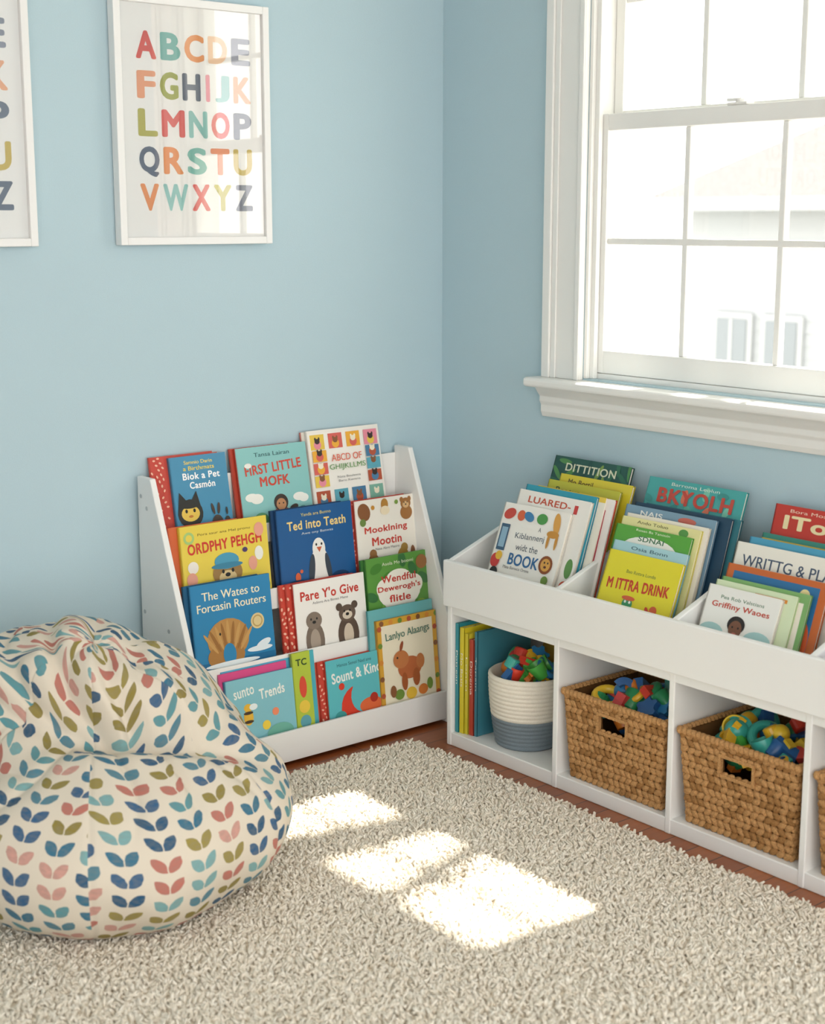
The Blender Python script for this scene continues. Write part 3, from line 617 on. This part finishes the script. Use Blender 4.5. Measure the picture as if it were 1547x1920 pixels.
for i in range(NP+1):
    ph = -math.pi/2+math.pi*i/NP; row = []
    for j in range(NT):
        th_ = 2*math.pi*j/NT
        d = Vector((math.cos(ph)*math.cos(th_), math.cos(ph)*math.sin(th_), math.sin(ph)))
        rs = [ray_ell(d, c, r) for c, r in ELL]
        k = 60; mxr = max(rs); R_ = mxr+math.log(sum(math.exp(k*(r-mxr)) for r in rs))/k
        p = O+d*R_
        a, bq, z = p
        nzv = noise.noise(Vector((a*4, bq*4, z*4+3))); nz2 = noise.noise(Vector((a*9+7, bq*9, z*9)))
        vb = -.155+.55*abs(a-.02)**1.35*(1 if a > .02 else .6)
        dv = bq-vb+.02*nzv
        up = sst(.2, .3, z)
        ds = -.058*math.exp(-(dv/.035)**2)*up*sst(.40, .18, abs(a))
        ds += .020*math.exp(-((dv-.085)/.05)**2)*up
        bkm = sst(-.01, .05, dv)
        wx_, wz_ = a+.022*nz2+.02*nzv, z+.016*nzv
        if bkm > 0:
            cc = 0
            for (x0, z0_, x1, z1_, wd, am) in CR: cc = max(cc, am*crease(wx_, wz_, x0, z0_, x1, z1_, wd))
            ds -= cc*bkm*sst(.30, .05, bq)
            ds += .012*math.sin((a+.55*z)*30+nzv*5)*bkm*sst(.25, -.05, a)*sst(.28, .4, z)
        fs_ = (1-abs(math.sin(math.atan2(a-.03, -(bq-.02))*5.0+nzv*2.5)))**3
        ds -= .016*fs_*sst(.0, -.04, dv)*sst(.22, .32, z)
        fl = (1-abs(math.sin(bq*18+a*7+nzv*2.5)))**2.2
        ds -= .018*fl*sst(-.06, -.18, a)*sst(.02, -.03, dv)*sst(.2, .3, z)
        ds += .016*nzv*.8+.008*nz2
        ds += .010*noise.noise(Vector((math.cos(th_)*2.6, math.sin(th_)*2.6, z*2.5)))
        seam = abs(((th_/(2*math.pi)*6+.35) % 1)-.5)*2
        ds -= .004*max(0, (seam-.96)/.04)*sst(1.35, 1.1, ph)
        p = O+d*(R_+ds)
        if p.z < .015: p.z = .015+(p.z-.015)*.05
        row.append(p)
    grid.append(row)
vs = []
for row in grid:
    for p in row: vs.append(BC+Rr*p.x+F*p.y+Vector((0,0,max(p.z, .002)+.018)))
fs = []; uvs = []
arc = np.zeros((NP+1, NT))
for i in range(1, NP+1):
    for j in range(NT): arc[i, j] = arc[i-1, j]+(grid[i][j]-grid[i-1][j]).length
ker = 12
arc2 = sum(np.roll(arc, k_, 1) for k_ in range(-ker, ker+1))/(2*ker+1)
CWd, CHt = .080, .044
for i in range(NP):
    for j in range(NT):
        j2 = (j+1) % NT
        fs.append((i*NT+j, i*NT+j2, (i+1)*NT+j2, (i+1)*NT+j))
        pan = math.floor((j+.5)/NT*6+.35)
        tcen = (pan+.5-.35)/6*2*math.pi
        for (ii, jj, tj) in ((i, j, j), (i, j2, j+1), (i+1, j2, j+1), (i+1, j, j)):
            g = grid[ii][jj]; rh_ = math.hypot(g.x-O.x, g.y-O.y)
            uvs.append(((tj/NT*2*math.pi-tcen)*rh_/CWd+pan*7+.5, arc2[ii, jj]/CHt+pan*3.3))
me = D.meshes.new('bean_bag'); me.from_pydata([tuple(v) for v in vs], [], fs)
ul = me.uv_layers.new(name='UVMap'); ul.data.foreach_set('uv', [c for q in uvs for c in q])
me.polygons.foreach_set('use_smooth', [True]*len(fs)); me.materials.append(fb); me.update()
o = D.objects.new('bean_bag', me); col.objects.link(o)

# ============================================================ SHAG RUG
RX0, RX1, RY0, RY1 = -2.75, -.405, -2.75, -.345
rm = D.materials.new('shag_yarn'); rm.use_nodes = True; nt = rm.node_tree; bs = nt.nodes['Principled BSDF']
tc = nt.nodes.new('ShaderNodeTexCoord'); n1 = nt.nodes.new('ShaderNodeTexNoise'); n1.inputs['Scale'].default_value = 60; n1.inputs['Detail'].default_value = 2
rp = nt.nodes.new('ShaderNodeValToRGB'); rp.color_ramp.elements[0].position = .3; rp.color_ramp.elements[0].color = lin('#eee3d0'); rp.color_ramp.elements[1].position = .7; rp.color_ramp.elements[1].color = lin('#fff8ea')
nt.links.new(tc.outputs['Object'], n1.inputs['Vector']); nt.links.new(n1.outputs['Fac'], rp.inputs[0]); nt.links.new(rp.outputs[0], bs.inputs['Base Color'])
bs.inputs['Roughness'].default_value = .9; bs.inputs['Specular IOR Level'].default_value = .1
rug = empty('shag_rug')
b = MB(); b.box(RX0+.012, RX1-.012, RY0+.012, RY1-.012, .001, .010, mat('#f6ecda', .95, .1)); b.obj('backing', rug)
sp_ = .0076
gx = np.arange(RX0+.012, RX1-.01, sp_); gy = np.arange(RY0+.012, RY1-.01, sp_)
X_, Y_ = np.meshgrid(gx, gy); n = X_.size
bx = X_.ravel()+np.random.uniform(-.5,.5,n)*sp_; by = Y_.ravel()+np.random.uniform(-.5,.5,n)*sp_
fld = 3*np.sin(bx*61+2.5*np.sin(by*47))+3*np.cos(by*67+2.5*np.sin(bx*53))
az = fld+np.random.normal(0, .7, n)
hgt = .5+.25*(np.sin(bx*150+3*np.sin(by*90))+np.sin(by*140+3*np.cos(bx*80)))
ln = .013+.009*hgt+np.random.uniform(-.002, .003, n); tilt = np.clip(np.random.normal(.65, .2, n), .05, 1.1)
rad = np.random.uniform(.0034, .0048, n)
cen = []
for k, (f, tm) in enumerate(((0, 0), (.55, .6), (1.0, 1.0))):
    tt = tilt*tm
    cx_ = bx+np.cos(az)*np.sin(tt)*ln*f; cy_ = by+np.sin(az)*np.sin(tt)*ln*f; cz_ = .006+np.cos(tt*.8)*ln*f
    cen.append((cx_, cy_, cz_, rad*[.9, 1.15, .65][k]))
V_ = np.zeros((n, 9, 3))
for k, (cx_, cy_, cz_, r) in enumerate(cen):
    for q in range(3):
        a = az+q*2*np.pi/3
        nz_ = np.sin(tilt)*np.cos(q*2*np.pi/3)
        V_[:, k*3+q, 0] = cx_+np.cos(a)*r; V_[:, k*3+q, 1] = cy_+np.sin(a)*r; V_[:, k*3+q, 2] = cz_-nz_*r
pat = []
for k in range(2):
    for q in range(3):
        q2 = (q+1) % 3; pat += [k*3+q, k*3+q2, k*3+3+q2, k*3+3+q]
pat += [6, 7, 8]; pat = np.array(pat)
ls = np.array([0,4,8,12,16,20,24])
loops = (np.arange(n)[:, None]*9+pat[None, :]).ravel(); starts = (np.arange(n)[:, None]*27+ls[None, :]).ravel()
me = D.meshes.new('pile'); me.vertices.add(n*9); me.vertices.foreach_set('co', V_.ravel().astype(np.float32))
me.loops.add(len(loops)); me.loops.foreach_set('vertex_index', loops.astype(np.int32))
me.polygons.add(len(starts)); me.polygons.foreach_set('loop_start', starts.astype(np.int32))
me.update(calc_edges=True); me.validate(); me.materials.append(rm)
me.polygons.foreach_set('use_smooth', np.ones(len(me.polygons), dtype=bool))
o = D.objects.new('pile', me); col.objects.link(o); o.parent = rug

# ============================================================ OUTSIDE
gm = mat('#b4b6ae', .9, .1, 0, 3, .05)
b = MB(); b.box(.16, 60, -30, 60, -3.2, -3.0, gm); b.obj('ground')
hs_ = empty('neighbor_house'); SID = mat('#b0b2b3', .8, .2); ROOF = mat('#737271', .9, .1, 0, 20, .1)
b = MB()
b.box(12.05, 20, .5, 9.2, -3, 1.8, SID)
for i in range(32): b.prism([(12.05, .5, -3+i*.15), (12.035, .5, -3+i*.15), (12.045, .5, -2.85+i*.15)], (0, 8.7, 0), SID)
b.obj('siding', hs_)
b = MB(); v = [(11.6,.1,1.75),(11.6,9.6,1.75),(20.4,9.6,1.75),(20.4,.1,1.75),(15.9,4.0,3.9),(15.9,6.6,3.9)]
b.add((v, [(0,1,5,4),(1,2,5),(2,3,4,5),(3,0,4),(0,3,2,1)]), ROOF); b.box(11.6, 11.66, .1, 9.6, 1.6, 1.76, SID); b.obj('roof', hs_)
b = MB(); WD = mat('#8b9093', .3, .3); HT = mat('#b8b9b9', .5, .3)
for yy in (8.4, 7.65, 6.2, 4.5, 2.5):
    b.box(11.98, 12.03, yy-.3, yy+.3, -.75, .35, HT); b.box(11.96, 12.0, yy-.23, yy+.23, -.68, .28, WD); b.box(11.95, 11.99, yy-.02, yy+.02, -.68, .28, HT)
b.obj('panes', hs_)
def tree(name, x, y, hgt, c, seed, r0=.1, dep0=4, spread=.6):
    rnd = random.Random(seed); b = MB(); m = mat(c, .9, .1)
    def br_(p, d, L, r, dep):
        z = Vector((0,0,1)).rotation_difference(d).to_matrix().to_4x4()
        b.add(lathe([(r, 0), (r*.7, L)], 8), m, Matrix.Translation(p) @ z, True)
        if dep == 0: return
        for _ in range(3):
            nd = (d+Vector((rnd.uniform(-spread,spread), rnd.uniform(-spread,spread), rnd.uniform(0,.5)))).normalized()
            br_(p+d*L*rnd.uniform(.7,1), nd, L*rnd.uniform(.55,.75), r*.6, dep-1)
    br_(Vector((x, y, -3)), Vector((0,0,1)), hgt, r0, dep0)
    b.obj(name)
tree('bare_tree', 24.0, 13.2, 5.2, '#969390', 11, .10, 4, .5)
tree('sun_split_tree', 1.05, -1.05, 6.6, '#8a7f74', 9, .085, 3, .5)  # unseen trunk, added so its shadow splits the sun patches on the rug
b = MB(); b.box(.16, .62, -3.5, 1.5, 2.5, 2.62, TRIM); b.obj('sun_block_eave')  # unseen overhang, added to keep the sun off the upper sash

# ============================================================ LIGHT
w = D.worlds.new('World'); sc.world = w; w.use_nodes = True; bg = w.node_tree.nodes['Background']
bg.inputs[0].default_value = (1, .985, .96, 1); bg.inputs[1].default_value = 2.9
s = D.lights.new('sun', 'SUN'); s.energy = 20; s.angle = math.radians(1.6); s.color = (1, .95, .86)
so = D.objects.new('sun', s); col.objects.link(so); so.location = (5, -2, 8)
so.rotation_euler = Vector((-.71, .07, -1)).to_track_quat('-Z', 'Y').to_euler()

# ============================================================ CAMERA
c = D.cameras.new('camera'); co = D.objects.new('camera', c); col.objects.link(co); sc.camera = co
co.location = (-3.039, -3.542, 1.5); co.rotation_euler = (math.radians(90-11.1), 0, math.radians(-39.5))
c.sensor_fit = 'VERTICAL'; c.sensor_height = 36; c.lens = 52.5; c.clip_start = .05
c.dof.use_dof = True; c.dof.focus_distance = 4.1; c.dof.aperture_fstop = 3.5
